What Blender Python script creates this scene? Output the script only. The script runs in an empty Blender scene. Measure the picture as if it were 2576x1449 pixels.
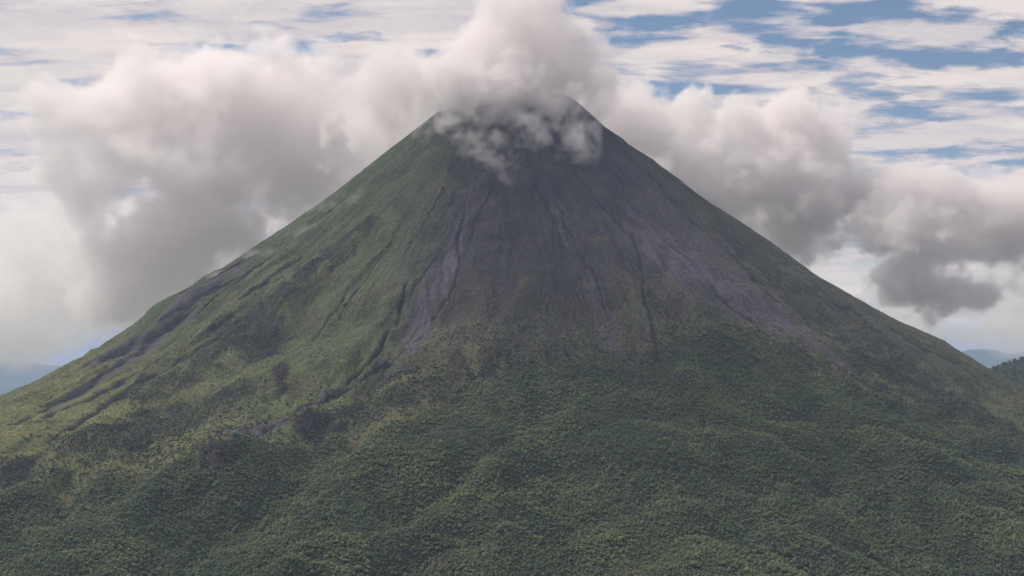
import bpy, math, random
import numpy as np

# ------------------------------------------------------------------ camera, sky, sun
S = bpy.context.scene
COL = S.collection
PITCH = math.atan((912 - 724.5) / 3110.0)
cam = bpy.data.cameras.new("camera")
cam.lens = 36.0 * 3110 / 2576
cam.sensor_width = 36.0
cam.clip_start = 1.0
cam.clip_end = 200000.0
camo = bpy.data.objects.new("camera", cam)
camo.rotation_euler = (math.pi / 2 + PITCH, 0, 0)
COL.objects.link(camo)
S.camera = camo

S.view_settings.view_transform = 'Standard'
S.view_settings.look = 'None'
S.view_settings.exposure = 0.0
S.view_settings.gamma = 1.0
S.view_settings.use_curve_mapping = False
S.cycles.use_denoising = True
S.cycles.use_adaptive_sampling = True
S.cycles.adaptive_threshold = 0.02
S.cycles.max_bounces = 8
S.cycles.diffuse_bounces = 2
S.cycles.glossy_bounces = 1
S.cycles.volume_bounces = 6
S.cycles.transparent_max_bounces = 8
S.cycles.volume_step_rate = 2.0
S.cycles.volume_max_steps = 160

SUN_EL, SUN_AZ = math.radians(54), math.radians(-58)     # azimuth from +Y (view direction) towards +X
sun = bpy.data.lights.new("sun", 'SUN')
sun.energy = 3.8
sun.angle = math.radians(14)
sun.color = (1.0, 0.93, 0.84)
suno = bpy.data.objects.new("sun", sun)
# light comes from the upper left, from beyond the cone's left shoulder
suno.rotation_euler = (math.pi / 2 - SUN_EL, 0, math.pi - SUN_AZ)
COL.objects.link(suno)
HAZE_DENSITY = 3.4e-5
CLOUD_WHITE = (0.86, 0.78, 0.735)
CLOUD_GREY = (0.62, 0.575, 0.61)
SKY_STRENGTH = 0.088


class NT:
    """small helper for writing shader / geometry node trees"""
    def __init__(s, tree):
        s.t = tree
        s.n = tree.nodes
        s.l = tree.links

    def link(s, v, sock):
        if isinstance(v, bpy.types.NodeSocket):
            s.l.new(v, sock)
        elif v is not None:
            sock.default_value = v

    def new(s, typ, **kw):
        nd = s.n.new(typ)
        for k, v in kw.items():
            setattr(nd, k, v)
        return nd

    def math(s, op, a, b=None, c=None, clamp=False):
        nd = s.new('ShaderNodeMath', operation=op, use_clamp=clamp)
        for i, v in enumerate((a, b, c)):
            if v is not None:
                s.link(v, nd.inputs[i])
        return nd.outputs[0]

    def vmath(s, op, a, b=None, out=0):
        nd = s.new('ShaderNodeVectorMath', operation=op)
        s.link(a, nd.inputs[0])
        if b is not None:
            if op == 'SCALE':
                s.link(b, nd.inputs['Scale'])
            else:
                s.link(b, nd.inputs[1])
        return nd.outputs[out]

    def comb(s, x, y, z):
        nd = s.new('ShaderNodeCombineXYZ')
        for i, v in enumerate((x, y, z)):
            s.link(v, nd.inputs[i])
        return nd.outputs[0]

    def noise(s, vec, scale, detail=4, rough=0.5, dist=0.0, color=False):
        nd = s.new('ShaderNodeTexNoise')
        s.link(vec, nd.inputs['Vector'])
        nd.inputs['Scale'].default_value = scale
        nd.inputs['Detail'].default_value = detail
        nd.inputs['Roughness'].default_value = rough
        nd.inputs['Distortion'].default_value = dist
        return nd.outputs['Color' if color else 'Fac']

    def ramp(s, v, lo, hi, a=0.0, b=1.0, smooth=True):
        nd = s.new('ShaderNodeMapRange')
        nd.interpolation_type = 'SMOOTHSTEP' if smooth else 'LINEAR'
        s.link(v, nd.inputs['Value'])
        nd.inputs['From Min'].default_value = lo
        nd.inputs['From Max'].default_value = hi
        nd.inputs['To Min'].default_value = a
        nd.inputs['To Max'].default_value = b
        return nd.outputs['Result']

    def mix(s, f, a, b, blend='MIX'):
        nd = s.new('ShaderNodeMix', data_type='RGBA', blend_type=blend)
        s.link(f, nd.inputs[0])
        for v, i in ((a, 6), (b, 7)):
            if isinstance(v, tuple) and len(v) == 3:
                v = v + (1.0,)
            s.link(v, nd.inputs[i])
        return nd.outputs[2]


def build_world():
    w = bpy.data.worlds.new("World")
    S.world = w
    w.use_nodes = True
    t = NT(w.node_tree)
    t.n.clear()
    out = t.new('ShaderNodeOutputWorld')
    sky = t.new('ShaderNodeTexSky', sky_type='NISHITA')
    sky.sun_disc = False
    sky.sun_elevation = SUN_EL
    sky.sun_rotation = SUN_AZ
    sky.altitude = 900
    sky.air_density = 1.0
    sky.dust_density = 0.6
    sky.ozone_density = 1.0
    skyc = t.vmath('SCALE', sky.outputs[0], SKY_STRENGTH)
    tc = t.new('ShaderNodeTexCoord').outputs['Generated']
    d = t.vmath('NORMALIZE', tc)
    sp = t.new('ShaderNodeSeparateXYZ')
    t.link(d, sp.inputs[0])
    x, y, z = sp.outputs
    # a cloud sheet high above: where the view direction meets it
    zz = t.math('ADD', t.math('MAXIMUM', z, 0.0), 0.12)
    u = t.math('DIVIDE', x, zz)
    v = t.math('DIVIDE', y, zz)
    uv = t.comb(u, v, 0.0)
    n_big = t.noise(uv, 1.7, 3, 0.5, 0.3)
    n_mid = t.noise(t.vmath('ADD', t.vmath('MULTIPLY', uv, (0.75, 1.15, 1)), (3.1, 7.7, 0)), 5.2, 7, 0.55, 0.25)
    n_str = t.noise(t.vmath('MULTIPLY', uv, (0.6, 1.5, 1.0)), 6.0, 7, 0.57, 0.4)
    cov = t.math('ADD', t.math('MULTIPLY', n_mid, 2.3), t.math('MULTIPLY', n_big, 0.8))
    cov = t.math('ADD', cov, t.math('MULTIPLY', n_str, 1.9))
    cov = t.math('SUBTRACT', cov, 2.5 - 0.20)
    # open patches in the sheet
    az = t.math('ARCTAN2', x, y)
    st = t.comb(az, z, 0.0)
    holes = [(700, 68, 90, 10, .7), (905, 86, 70, 8, .6), (850, 142, 100, 9, .5), (30, 318, 90, 10, .35),
             (1440, 15, 90, 22, .8), (1600, 40, 150, 24, 1.0), (1730, 48, 80, 15, .9), (1930, 38, 170, 28, 1.0), (2150, 50, 150, 26, .9),
             (2330, 75, 150, 22, .9), (2530, 8, 120, 26, 1.1), (1985, 125, 80, 26, 1.0), (2180, 150, 100, 22, .95),
             (2080, 178, 110, 18, .7), (2400, 165, 120, 22, .8), (2490, 195, 120, 20, 1.0), (2560, 140, 70, 26, .9),
             (2290, 300, 90, 12, .8), (2420, 325, 150, 14, .6), (2500, 412, 160, 13, 1.1), (2540, 450, 120, 14, .9), (2575, 500, 60, 22, .6),
             (560, 130, 120, 10, .35), (330, 62, 120, 9, .35)]
    acc = None
    wrp = t.vmath('SCALE', t.vmath('SUBTRACT', t.noise(uv, 7.0, 6, 0.62, color=True), (0.5, 0.5, 0.5)), 0.16)
    stw = t.vmath('ADD', st, t.vmath('MULTIPLY', wrp, (1.0, 0.16, 0.0)))
    for px, py, rx, ry, a in holes:
        c = t.vmath('SUBTRACT', stw, (math.atan((px - 1288) / 3110), math.sin(math.atan((912 - py) / 3110)), 0.0))
        c = t.vmath('MULTIPLY', c, (3110.0 / rx, 3110.0 / (ry * 0.85), 0.0))
        g = t.ramp(t.vmath('LENGTH', c, out=1), 0.2, 1.9, a, 0.0)
        acc = g if acc is None else t.math('MAXIMUM', acc, g)
    # the sheet is closed on the left of the view, broken on the right and elsewhere
    left = t.ramp(az, -0.30, 0.12, 0.16, 0.0)
    cov = t.math('ADD', cov, left)
    cov = t.math('SUBTRACT', cov, t.math('MULTIPLY', acc, 0.47))
    alpha = t.ramp(cov, -0.28, 0.20)
    thick = t.ramp(cov, 0.0, 0.34)
    shade = t.ramp(t.noise(t.vmath('ADD', t.vmath('MULTIPLY', uv, (0.6, 1.5, 1)), (11, 2, 0)), 3.6, 7, 0.62, 0.5), 0.35, 0.62)
    ccol = t.mix(t.math('MULTIPLY', thick, t.math('ADD', t.math('MULTIPLY', shade, 0.75), 0.25)), CLOUD_GREY, CLOUD_WHITE)
    # low haze-grey stratus towards the horizon
    low = t.ramp(z, 0.03, 0.12, 1.0, 0.0)
    lown = t.ramp(t.noise(t.comb(t.math('MULTIPLY', az, 2.5), t.math('MULTIPLY', z, 22.0), 4.0), 3.0, 5, 0.5, 0.3), 0.38, 0.62)
    lowc = t.mix(lown, (0.70, 0.62, 0.55), (1.08, 0.94, 0.80))
    band_ = t.math('MULTIPLY', t.ramp(t.math('ABSOLUTE', t.math('SUBTRACT', t.math('ADD', z, t.math('MULTIPLY', t.math('SUBTRACT', lown, 0.5), 0.004)), 0.018)), 0.0, 0.013, 1.0, 0.0), 0.7)
    lowc = t.mix(band_, lowc, (0.42, 0.42, 0.41))
    col = t.mix(alpha, skyc, ccol)
    col = t.mix(t.math('MULTIPLY', low, 0.95), col, lowc)
    bg = t.new('ShaderNodeBackground')
    t.link(col, bg.inputs[0])
    bg.inputs[1].default_value = 1.0
    t.l.new(bg.outputs[0], out.inputs[0])
    w.cycles.sampling_method = 'MANUAL'
    w.cycles.sample_map_resolution = 512


build_world()

# ------------------------------------------------------------------ projection helpers (2576 x 1449 picture units)
F = 3110.0
CP, SP = math.cos(PITCH), math.sin(PITCH)


def project(x, y, z):
    dep = np.maximum(y * CP + z * SP, 1.0)
    return 1288 + F * x / dep, 724.5 - F * (-y * SP + z * CP) / dep


def at(px, py, Y):
    a, b = (px - 1288) / F, (724.5 - py) / F
    dy, dz = CP - b * SP, SP + b * CP
    k = Y / dy
    return a * k, Y, dz * k


# ------------------------------------------------------------------ noise
def _hash(ix, iy, seed):
    h = (ix.astype(np.int64) * 374761393 + iy.astype(np.int64) * 668265263 + seed * 974634777) & 0xFFFFFFFF
    h = ((h ^ (h >> 13)) * 1274126177) & 0xFFFFFFFF
    return (h ^ (h >> 16)) & 0xFFFF


def perlin(x, y, seed=0):
    xi, yi = np.floor(x), np.floor(y)
    fx, fy = x - xi, y - yi
    u, v = fx * fx * fx * (fx * (fx * 6 - 15) + 10), fy * fy * fy * (fy * (fy * 6 - 15) + 10)
    xi, yi = xi.astype(np.int64), yi.astype(np.int64)

    def g(ox, oy):
        a = _hash(xi + ox, yi + oy, seed) * (2 * math.pi / 65536)
        return np.cos(a) * (fx - ox) + np.sin(a) * (fy - oy)
    n0 = g(0, 0) * (1 - u) + g(1, 0) * u
    n1 = g(0, 1) * (1 - u) + g(1, 1) * u
    return (n0 * (1 - v) + n1 * v) * 1.45


def fbm(x, y, octv=4, seed=0, gain=0.5):
    s, a = 0, 1.0
    for o in range(octv):
        s = s + a * perlin(x * 2 ** o, y * 2 ** o, seed + o * 17)
        a *= gain
    return s


def sstep(x, a, b):
    t = np.clip((x - a) / (b - a), 0, 1)
    return t * t * (3 - 2 * t)


# ------------------------------------------------------------------ mountain
XC, YC = at(1292, 225, 3860)[0], 3860.0
LEFT = [(0, 995), (73, 966), (167, 916), (267, 863), (283, 844), (300, 840), (343, 810), (400, 760), (413, 748), (447, 739),
        (500, 706), (527, 686), (567, 670), (650, 613), (733, 560), (843, 483), (859, 470), (926, 417), (982, 373), (1026, 340),
        (1052, 320), (1099, 283), (1150, 250), (1200, 232), (1292, 222)]
RIGHT = [(1292, 222), (1360, 226), (1422, 237), (1452, 257), (1486, 287), (1526, 323), (1572, 353), (1586, 367), (1649, 405),
         (1669, 423), (1712, 453), (1747, 483), (1784, 508), (1840, 543), (1914, 591), (1990, 645), (2050, 690), (2117, 728),
         (2184, 766), (2244, 800), (2304, 826), (2367, 853), (2410, 880), (2484, 925), (2576, 975)]
MPP = YC / F

rr = np.concatenate([np.arange(0, 60, 6.0), np.arange(60, 2150, 4.8), np.arange(2150, 3300, 40.0)])
tf = np.radians(np.linspace(-108, 108, 1500))
tb = np.radians(np.linspace(108, 252, 60))[1:-1]
th = np.concatenate([tf, tb])
NR, NTH = len(rr), len(th)
R, T = np.meshgrid(rr, th, indexing='ij')
wT = np.where(T > math.pi, T - 2 * math.pi, T)
X = XC + R * np.sin(T)
Y = YC - R * np.cos(T)


def prof_from(pts, sgn):
    p = np.array(pts, float)
    r = sgn * (p[:, 0] - 1292) * MPP
    z = np.array([at(a, b, YC)[2] for a, b in pts])
    o = np.argsort(r)
    return r[o], z[o]


FOOT_R = np.array([2000, 2150, 2400, 2700, 3000, 3300.0])


def foot(r):
    return np.interp(r, [1300, 1500, 1700, 1900, 2100, 2300, 2600, 3000, 3300], [22, -85, -180, -262, -330, -385, -440, -500, -560])


def full(rp, zp):
    z = np.interp(rr, rp, zp)
    last_r, last_z = rp[-1], zp[-1]
    ext = last_z - (rr - last_r) * 0.42
    ext = np.maximum(ext, -560 + 0 * ext)
    return np.where(rr > last_r, ext, z)


def smooth1(a, n):
    k = np.hanning(2 * n + 1)
    k /= k.sum()
    return np.convolve(np.pad(a, n, mode='edge'), k, mode='valid')


L0 = full(*prof_from(LEFT, -1))
R0 = full(*prof_from(RIGHT, 1))
RESL, RESR = L0 - smooth1(L0, 22), R0 - smooth1(R0, 22)
RESL[:20] = 0; RESR[:20] = 0
ang_s = np.radians(70.5)
sgnT = np.sin(wT)
for it in range(6):
    Ls, Rs = smooth1(L0, 22), smooth1(R0, 22)
    Fr = 0.5 * (Ls + Rs)
    lowf = sstep(rr, 1050, 1600)
    Fr = Fr * (1 - lowf) + foot(rr) * lowf
    s2 = np.sin(wT) ** 2
    side = np.where(sgnT < 0, Ls[:, None], Rs[:, None])
    H = Fr[:, None] * (1 - s2) + side * s2
    res = np.where(sgnT < 0, RESL[:, None], RESR[:, None])
    H = H + res * np.exp(-((np.abs(wT) - ang_s) / math.radians(11)) ** 2)
    PX, PY = project(X, Y, H)
    m = np.abs(wT) < math.radians(107)
    bx = np.clip((PX[m] / 8).astype(int), -40, 361) + 40
    sil = np.full(402, 1e9)
    np.minimum.at(sil, bx, PY[m])
    cx = (np.arange(402) - 40 + 0.5) * 8
    ok = sil < 1e8
    for sgn, pts, A in ((-1, LEFT, L0), (1, RIGHT, R0)):
        p = np.array(pts, float)
        tgt = np.interp(rr * sgn / MPP + 1292, p[:, 0], p[:, 1])
        got = np.interp(rr * sgn / MPP + 1292, cx[ok], sil[ok])
        inside = rr < abs(p[:, 0] - 1292).max() * MPP
        e = np.where(inside, (got - tgt) * MPP, 0)
        e = np.where(inside, e, e[inside][-1])
        e = np.where(rr < 160, 0.3 * e, e)
        A += 0.8 * smooth1(e, 14)
PX, PY = project(X, Y, H)
for lo_, hi_ in ((100, 300), (300, 700), (700, 1000), (1600, 1900), (1900, 2300)):
    mm = m & (PX > lo_) & (PX < hi_)
    bb_ = (PX[mm] / 8).astype(int)
    s_ = np.full(330, 1e9); np.minimum.at(s_, bb_, PY[mm])
    print('sil', lo_, np.degrees(np.abs(wT[mm][PY[mm] <= s_[bb_] + 1e-6])).mean(), R[mm][PY[mm] <= s_[bb_] + 1e-6].mean())
FRONT = np.abs(wT) < math.radians(100)
PXm = np.where(FRONT, PX, -9999.0)


def seg_dist(pts, vx, vy, pad):
    """distance to a polyline and the running parameter, in picture units"""
    pts = np.array(pts, float)
    lo, hi = pts.min(0) - pad, pts.max(0) + pad
    sel = (vx > lo[0]) & (vx < hi[0]) & (vy > lo[1]) & (vy < hi[1])
    D = np.full(vx.shape, 1e6)
    U = np.zeros(vx.shape)
    sx, sy = vx[sel], vy[sel]
    d = np.full(sx.shape, 1e6)
    uu = np.zeros(sx.shape)
    n = len(pts) - 1
    for i in range(n):
        a, b = pts[i], pts[i + 1]
        ab = b - a
        k = np.clip(((sx - a[0]) * ab[0] + (sy - a[1]) * ab[1]) / (ab @ ab), 0, 1)
        q = np.hypot(sx - a[0] - k * ab[0], sy - a[1] - k * ab[1])
        c = q < d
        d = np.where(c, q, d)
        uu = np.where(c, (i + k) / n, uu)
    D[sel] = d
    U[sel] = uu
    return D, U


RAGX = 5.5 * fbm(X / 42, Y / 42, 4, 501)
RAGY = 5.5 * fbm(X / 42, Y / 42, 4, 502)


def band(pts, widths, soft=0.5, wob=0.0, seed=0):
    """0..1 mask of a strip along a polyline whose half width runs through widths"""
    D, U = seg_dist(pts, PXm + RAGX, PY + RAGY, max(widths) * 2 + 20)
    w = np.interp(U, np.linspace(0, 1, len(widths)), widths)
    if wob:
        w = w * (1 + wob * WOB)
    m = 1 - sstep(D, w * (1 - soft), w * (1 + soft))
    return m


def blob(px, py, rx, ry, ang=0.0, soft=0.45):
    c, s = math.cos(math.radians(ang)), math.sin(math.radians(ang))
    dx, dy = PXm - px, PY - py
    q = np.hypot((dx * c + dy * s) / rx, (-dx * s + dy * c) / ry) + 0.35 * WOB
    return 1 - sstep(q, 1 - soft, 1 + soft)


# wandering polar coordinates: relief and colour run down the slope
TW = wT + 0.030 * perlin(R / 260, wT * 9, 5) + 0.012 * perlin(R / 90, wT * 25, 6)
TW = TW + 0.10 * np.sin(wT * 2) * (R / 2000) ** 2
TW = TW + 0.010 * fbm(X / 110, Y / 110, 4, 9) * np.clip(700 / np.maximum(R, 200), 0.4, 2)
WOB = fbm(X / 46, Y / 46, 4, 3)
ISO1 = fbm(X / 330, Y / 330, 3, 21)
ISO2 = fbm(X / 85, Y / 85, 4, 22)
ISO3 = fbm(X / 20, Y / 20, 3, 23)


def streak(k, rs, seed, sharp=False):
    n = perlin(TW * k, R / rs, seed)
    return (1 - 2 * np.abs(n)) if sharp else n


rk = R / 1000
RELIEF = 0.0
st1 = streak(9, 900, 31)
st2 = streak(22, 700, 32)
st3 = streak(48, 420, 33)
st4 = streak(105, 260, 34)
st5 = streak(210, 140, 35)
ramp_up = sstep(R, 40, 500)
gul2 = -np.clip(0.18 - np.abs(streak(15, 900, 41)), 0, 1) / 0.18          # narrow cuts
gul3 = -np.clip(0.16 - np.abs(streak(34, 500, 42)), 0, 1) / 0.16
gul4 = -np.clip(0.20 - np.abs(streak(75, 300, 43)), 0, 1) / 0.20
BARE = 1 - sstep(R, 1250, 1600)
leftw = sstep(-wT, 0.1, 0.9)
MIDQ = 0.45 + 0.55 * sstep(np.abs(wT), 0.35, 1.0)
RELIEF = ramp_up * (17 * rk * st1 + 8 * rk * st2 + 2.4 * rk * st3 * MIDQ + 0.8 * st4 * BARE * MIDQ + 0.35 * st5 * BARE)
RELIEF = RELIEF + ramp_up * BARE * rk * MIDQ * (5.5 * gul2 * sstep(ISO1, -0.35, 0.5) + (2.2 + 2 * leftw) * gul3 * sstep(ISO2, -0.2, 0.8) + 0.9 * gul4 * sstep(ISO2, 0.8, -0.4))
RELIEF = RELIEF + 10 * ISO1 * sstep(R, 300, 900) + 5.0 * ISO2 * sstep(R, 100, 700) + 1.1 * ISO3
rib = 1 - np.abs(streak(27, 320, 71)) * 2.2
rib2 = 1 - np.abs(streak(60, 160, 72)) * 2.2
RELIEF = RELIEF + BARE * ramp_up * rk * (4.5 * rib * sstep(fbm(X / 200, Y / 200, 3, 73), -0.4, 0.5) + 2.4 * rib2 * sstep(fbm(X / 120, Y / 120, 3, 74), -0.4, 0.6))
# foothills under the forest: rounded spurs and folded valleys
LOWF = sstep(R, 1250, 1750) * sstep(np.pi - np.abs(wT), 1.2, 1.9)
hx, hy = X / 210 + 0.5 * perlin(X / 300, Y / 300, 60), Y / 230 + 0.5 * perlin(X / 300, Y / 300, 61)
fold = np.abs(perlin(hx, hy, 62))
fold2 = np.abs(perlin(hx * 2.3, hy * 2.1, 63))
RELIEF = RELIEF + LOWF * (42 * (fold - 0.28) + 12 * (fold2 - 0.25) + 4 * fbm(X / 50, Y / 50, 3, 64))
edge_keep = np.exp(-((np.abs(wT) - ang_s) / math.radians(9)) ** 2) * (R < 1700)
RELIEF = RELIEF * (1 - 0.62 * edge_keep)
for k_, rs_, sd_, am_ in ((70, 260, 81, 2.2), (120, 200, 82, 1.5), (190, 160, 83, 1.0)):
    RELIEF = RELIEF - am_ * ramp_up * BARE * np.clip(0.13 - np.abs(perlin(TW * k_, R / rs_, sd_)), 0, 1) / 0.13 * sstep(fbm(X / 130, Y / 130, 3, sd_ + 5), 0.0, 0.55)
H2 = H + RELIEF


def line_cut(pts, widths, depth, soft=0.6):
    global H2
    m = band(pts, widths, soft)
    H2 = H2 - depth * m
    return m


# --- named features of the slope (picture units), scree chutes, ravines, lava patches
scree = np.zeros(R.shape)
dark = np.zeros(R.shape)
A1 = band([(1215, 440), (1180, 500), (1155, 570), (1125, 660), (1090, 740), (1055, 800), (1035, 870)], [8, 16, 20, 24, 34, 36, 22], 0.3, 0.6)
A2 = band([(1075, 830), (1030, 880), (960, 915), (880, 965), (800, 1003), (730, 1045), (640, 1095), (560, 1150)], [14, 6, 4, 3, 4, 7, 10, 6], 0.4, 0.8)
B1 = band([(1370, 450), (1400, 520), (1440, 620), (1490, 710), (1525, 790), (1535, 860)], [12, 18, 14, 12, 20, 24], 0.6, 0.7)
C1 = band([(1440, 440), (1540, 540), (1640, 640), (1740, 730), (1850, 800)], [4, 8, 16, 26, 24], 0.5, 0.6)
C2 = band([(1560, 500), (1680, 620), (1790, 720), (1890, 770), (1980, 810)], [8, 18, 26, 38, 40], 0.45, 0.5)
C3 = band([(2000, 820), (2080, 880), (2180, 950)], [30, 14, 8], 0.5, 0.5)
L1 = band([(640, 640), (540, 710), (450, 765), (370, 830), (280, 890), (180, 945), (60, 1005)], [11, 10, 12, 10, 8, 6, 4], 0.45, 0.7)
L2 = band([(520, 760), (440, 820), (370, 862), (320, 900), (250, 950), (150, 1010), (40, 1065)], [4, 7, 14, 17, 10, 6, 4], 0.4, 0.6)
RR1 = band([(1960, 680), (2100, 770), (2250, 860), (2420, 960)], [4, 9, 9, 6], 0.6, 0.5)
RR2 = band([(1480, 300), (1560, 420), (1680, 540), (1790, 640), (1900, 740)], [14, 26, 30, 26, 20], 0.6, 0.5)
scree = np.maximum.reduce([0.82 * A1, 0.8 * A2, 0.55 * B1, 0.75 * C1, 1.0 * C2, 0.6 * C3, 0.8 * L1, 0.9 * L2, 0.45 * RR1, 0.35 * RR2])
# ravines cut into the relief; their shade is also painted in as dark colour
rav = np.zeros(R.shape)
for pts, w, dp in [
        ([(1592, 590), (1612, 660), (1620, 720), (1622, 775), (1638, 830), (1650, 880), (1668, 935), (1690, 985), (1705, 1005)], [2, 3, 3, 4, 5, 5, 5, 4, 2], 4),
        ([(1440, 430), (1500, 500), (1560, 560), (1600, 620)], [2, 3, 4, 4], 5),
        ([(1790, 725), (1840, 775), (1880, 805), (1960, 850), (2060, 905)], [4, 5, 4, 3, 2], 7),
        ([(975, 843), (962, 872), (940, 905), (905, 930), (870, 958)], [3, 5, 5, 4, 2], 8),
        ([(1020, 730), (1012, 780), (1000, 830)], [3, 5, 2], 5),
        ([(1172, 520), (1150, 600), (1158, 660), (1130, 740), (1090, 800)], [2, 3, 3, 3, 3], 4),
        ([(1060, 850), (1010, 890), (930, 935), (850, 985), (760, 1030), (660, 1085)], [2, 3, 3, 3, 3, 2], 4),
        ([(1400, 500), (1450, 610), (1500, 700), (1530, 800)], [2, 3, 3, 2], 4),
        ([(520, 745), (440, 800), (366, 858), (345, 880), (230, 955), (120, 1022), (0, 1090)], [2, 5, 8, 6, 6, 5, 4], 11),
        ([(600, 690), (500, 745), (400, 815), (300, 880), (180, 945), (80, 1000)], [2, 4, 5, 5, 4, 2], 8),
        ([(640, 790), (560, 850), (470, 900), (380, 950), (250, 1030), (120, 1100)], [1, 3, 4, 3, 3, 2], 6),
        ([(2000, 690), (2100, 770), (2200, 840), (2330, 930)], [2, 3, 3, 2], 5),
        ([(2060, 820), (2160, 880), (2260, 960)], [2, 3, 2], 4),
        ([(720, 620), (640, 672), (560, 728), (480, 790)], [1.5, 3, 3, 2], 6), ([(760, 640), (680, 700), (600, 760)], [1.5, 2.5, 2], 5),
        ([(860, 540), (790, 600), (720, 655)], [1.5, 2.5, 1.5], 5), ([(560, 800), (460, 870), (360, 940), (220, 1015), (60, 1090)], [1.5, 3, 3, 3, 2], 6),
        ([(880, 720), (830, 790), (790, 850)], [1.5, 2.5, 1.5], 5), ([(960, 640), (900, 720), (850, 800)], [1.5, 2, 1.5], 4),
        ([(1120, 480), (1070, 560), (1020, 640)], [1.5, 2.5, 1.5], 4), ([(1100, 640), (1060, 700), (1030, 760)], [1.5, 2.5, 1.5], 4),
        ([(1340, 450), (1390, 540), (1420, 640)], [1.5, 2, 1.5], 3), ([(1620, 420), (1720, 540), (1840, 650), (1960, 760)], [1.5, 3, 3, 2], 5),
        ([(1700, 500), (1800, 600), (1900, 700), (2040, 800)], [1.5, 3, 3, 2], 5), ([(2100, 740), (2220, 820), (2340, 890), (2460, 960)], [2, 3, 4, 3], 6),
        ([(1880, 800), (1980, 870), (2080, 940)], [1.5, 2.5, 1.5], 4),
        ([(1770, 1040), (1768, 1080), (1780, 1110)], [4, 6, 4], 9),
        ([(0, 1185), (60, 1165), (120, 1140), (180, 1120)], [14, 12, 6, 3], 14),
        ([(1240, 480), (1200, 540), (1180, 600)], [2, 3, 2], 4)]:
    m = line_cut(pts, w, dp, 0.7)
    rav = np.maximum(rav, m)
# raised spurs with a steep lower side
for pts, w, hgt in [
        ([(940, 560), (860, 620), (770, 695), (690, 765), (620, 815), (540, 860), (440, 940), (330, 1010)], [10, 22, 26, 28, 32, 34, 36, 30], 16),
        ([(1000, 770), (900, 880), (800, 950), (640, 985), (560, 1000), (430, 1080), (250, 1130), (120, 1170)], [20, 26, 30, 32, 36, 36, 30, 20], 17),
        ([(1290, 790), (1240, 860), (1150, 930), (1040, 975), (920, 1020)], [20, 30, 34, 30, 24], 13),
        ([(880, 1060), (800, 1050), (720, 1075)], [26, 34, 20], 7), ([(545, 1170), (540, 1200)], [44, 44], 12),
        ([(1700, 700), (1760, 800), (1800, 850)], [20, 30, 30], 14), ([(2000, 700), (2120, 800), (2260, 880), (2420, 980)], [18, 24, 28, 28], 9),
        ([(1960, 860), (2120, 960), (2300, 1040), (2500, 1120)], [16, 24, 30, 30], 10)]:
    H2 = H2 + hgt * band(pts, w, 0.95, 0.5)
# shrubby dark spurs
dk = [band([(930, 570), (860, 620), (770, 700), (700, 760), (640, 810), (600, 850)], [8, 14, 16, 14, 22, 30], 0.6, 0.9),
      band([(640, 800), (560, 870), (470, 940), (400, 985), (330, 1010)], [16, 18, 22, 26, 20], 0.6, 1.0),
      blob(660, 850, 60, 45, -20), blob(560, 830, 50, 22, -30), blob(800, 1063, 66, 30, -5, 0.2), blob(545, 1185, 46, 34, 0, 0.35),
      blob(706, 962, 20, 44, 5, 0.3), blob(460, 1050, 190, 40, -14), blob(300, 1110, 150, 40, -14), blob(570, 1010, 90, 26, -18),
      blob(1270, 900, 36, 70, 0), blob(40, 1175, 60, 32, -15, 0.3), blob(30, 1230, 40, 28, 0, 0.3), blob(900, 1020, 70, 22, -25),
      blob(1000, 950, 60, 20, -15),
      band([(1800, 560), (1900, 660), (2050, 780), (2150, 850), (2280, 930)], [14, 22, 24, 30, 30], 0.6, 0.9),
      band([(2120, 880), (2260, 950), (2400, 1030), (2540, 1100)], [20, 22, 24, 20], 0.6, 0.9),
      blob(1500, 330, 70, 60, 40), blob(2250, 1010, 110, 18, 28)]
dkw = [.85, .75, .9, .7, 1, .9, .8, .8, .75, .7, .35, 1, .7, .6, .6, .55, .7, .35, .5]
dark = np.maximum.reduce([a * w for a, w in zip(dk, dkw)])
LAVA = np.maximum.reduce([blob(800, 1063, 62, 28, -5, 0.15), 0.9 * blob(545, 1183, 44, 32, 0, 0.3), 0.8 * blob(706, 962, 19, 44, 5, 0.25), 0.8 * blob(35, 1178, 55, 26, -18, 0.25), 0.5 * blob(900, 1015, 80, 16, -28, 0.4)])
mid_shade = blob(1330, 620, 200, 260, 0, 0.6)
H2 = H2 + dark * (1.2 * ISO3 + 2.5 * np.clip(ISO2, -1, 1))

# tree line: forest below it
FL = np.array([(-200, 1300), (0, 1255), (120, 1215), (250, 1195), (400, 1180), (600, 1150), (700, 1115), (800, 1100), (880, 1060), (960, 1030), (1050, 1005),
               (1160, 965), (1260, 925), (1330, 905), (1450, 915), (1560, 930), (1640, 925), (1720, 870), (1800, 860), (1880, 878), (1950, 905),
               (2050, 935), (2150, 965), (2260, 1020), (2400, 1065), (2576, 1125), (2800, 1200)], float)
FDIST = PY - np.interp(PX, FL[:, 0], FL[:, 1]) + 34 * WOB + 26 * ISO2      # > 0 inside the forest
FORESTM = sstep(FDIST, -40, 45) * FRONT * (1 - 0.9 * np.clip(LAVA, 0, 1))
SPARSE = sstep(FDIST, -190, 15) * FRONT

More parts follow.
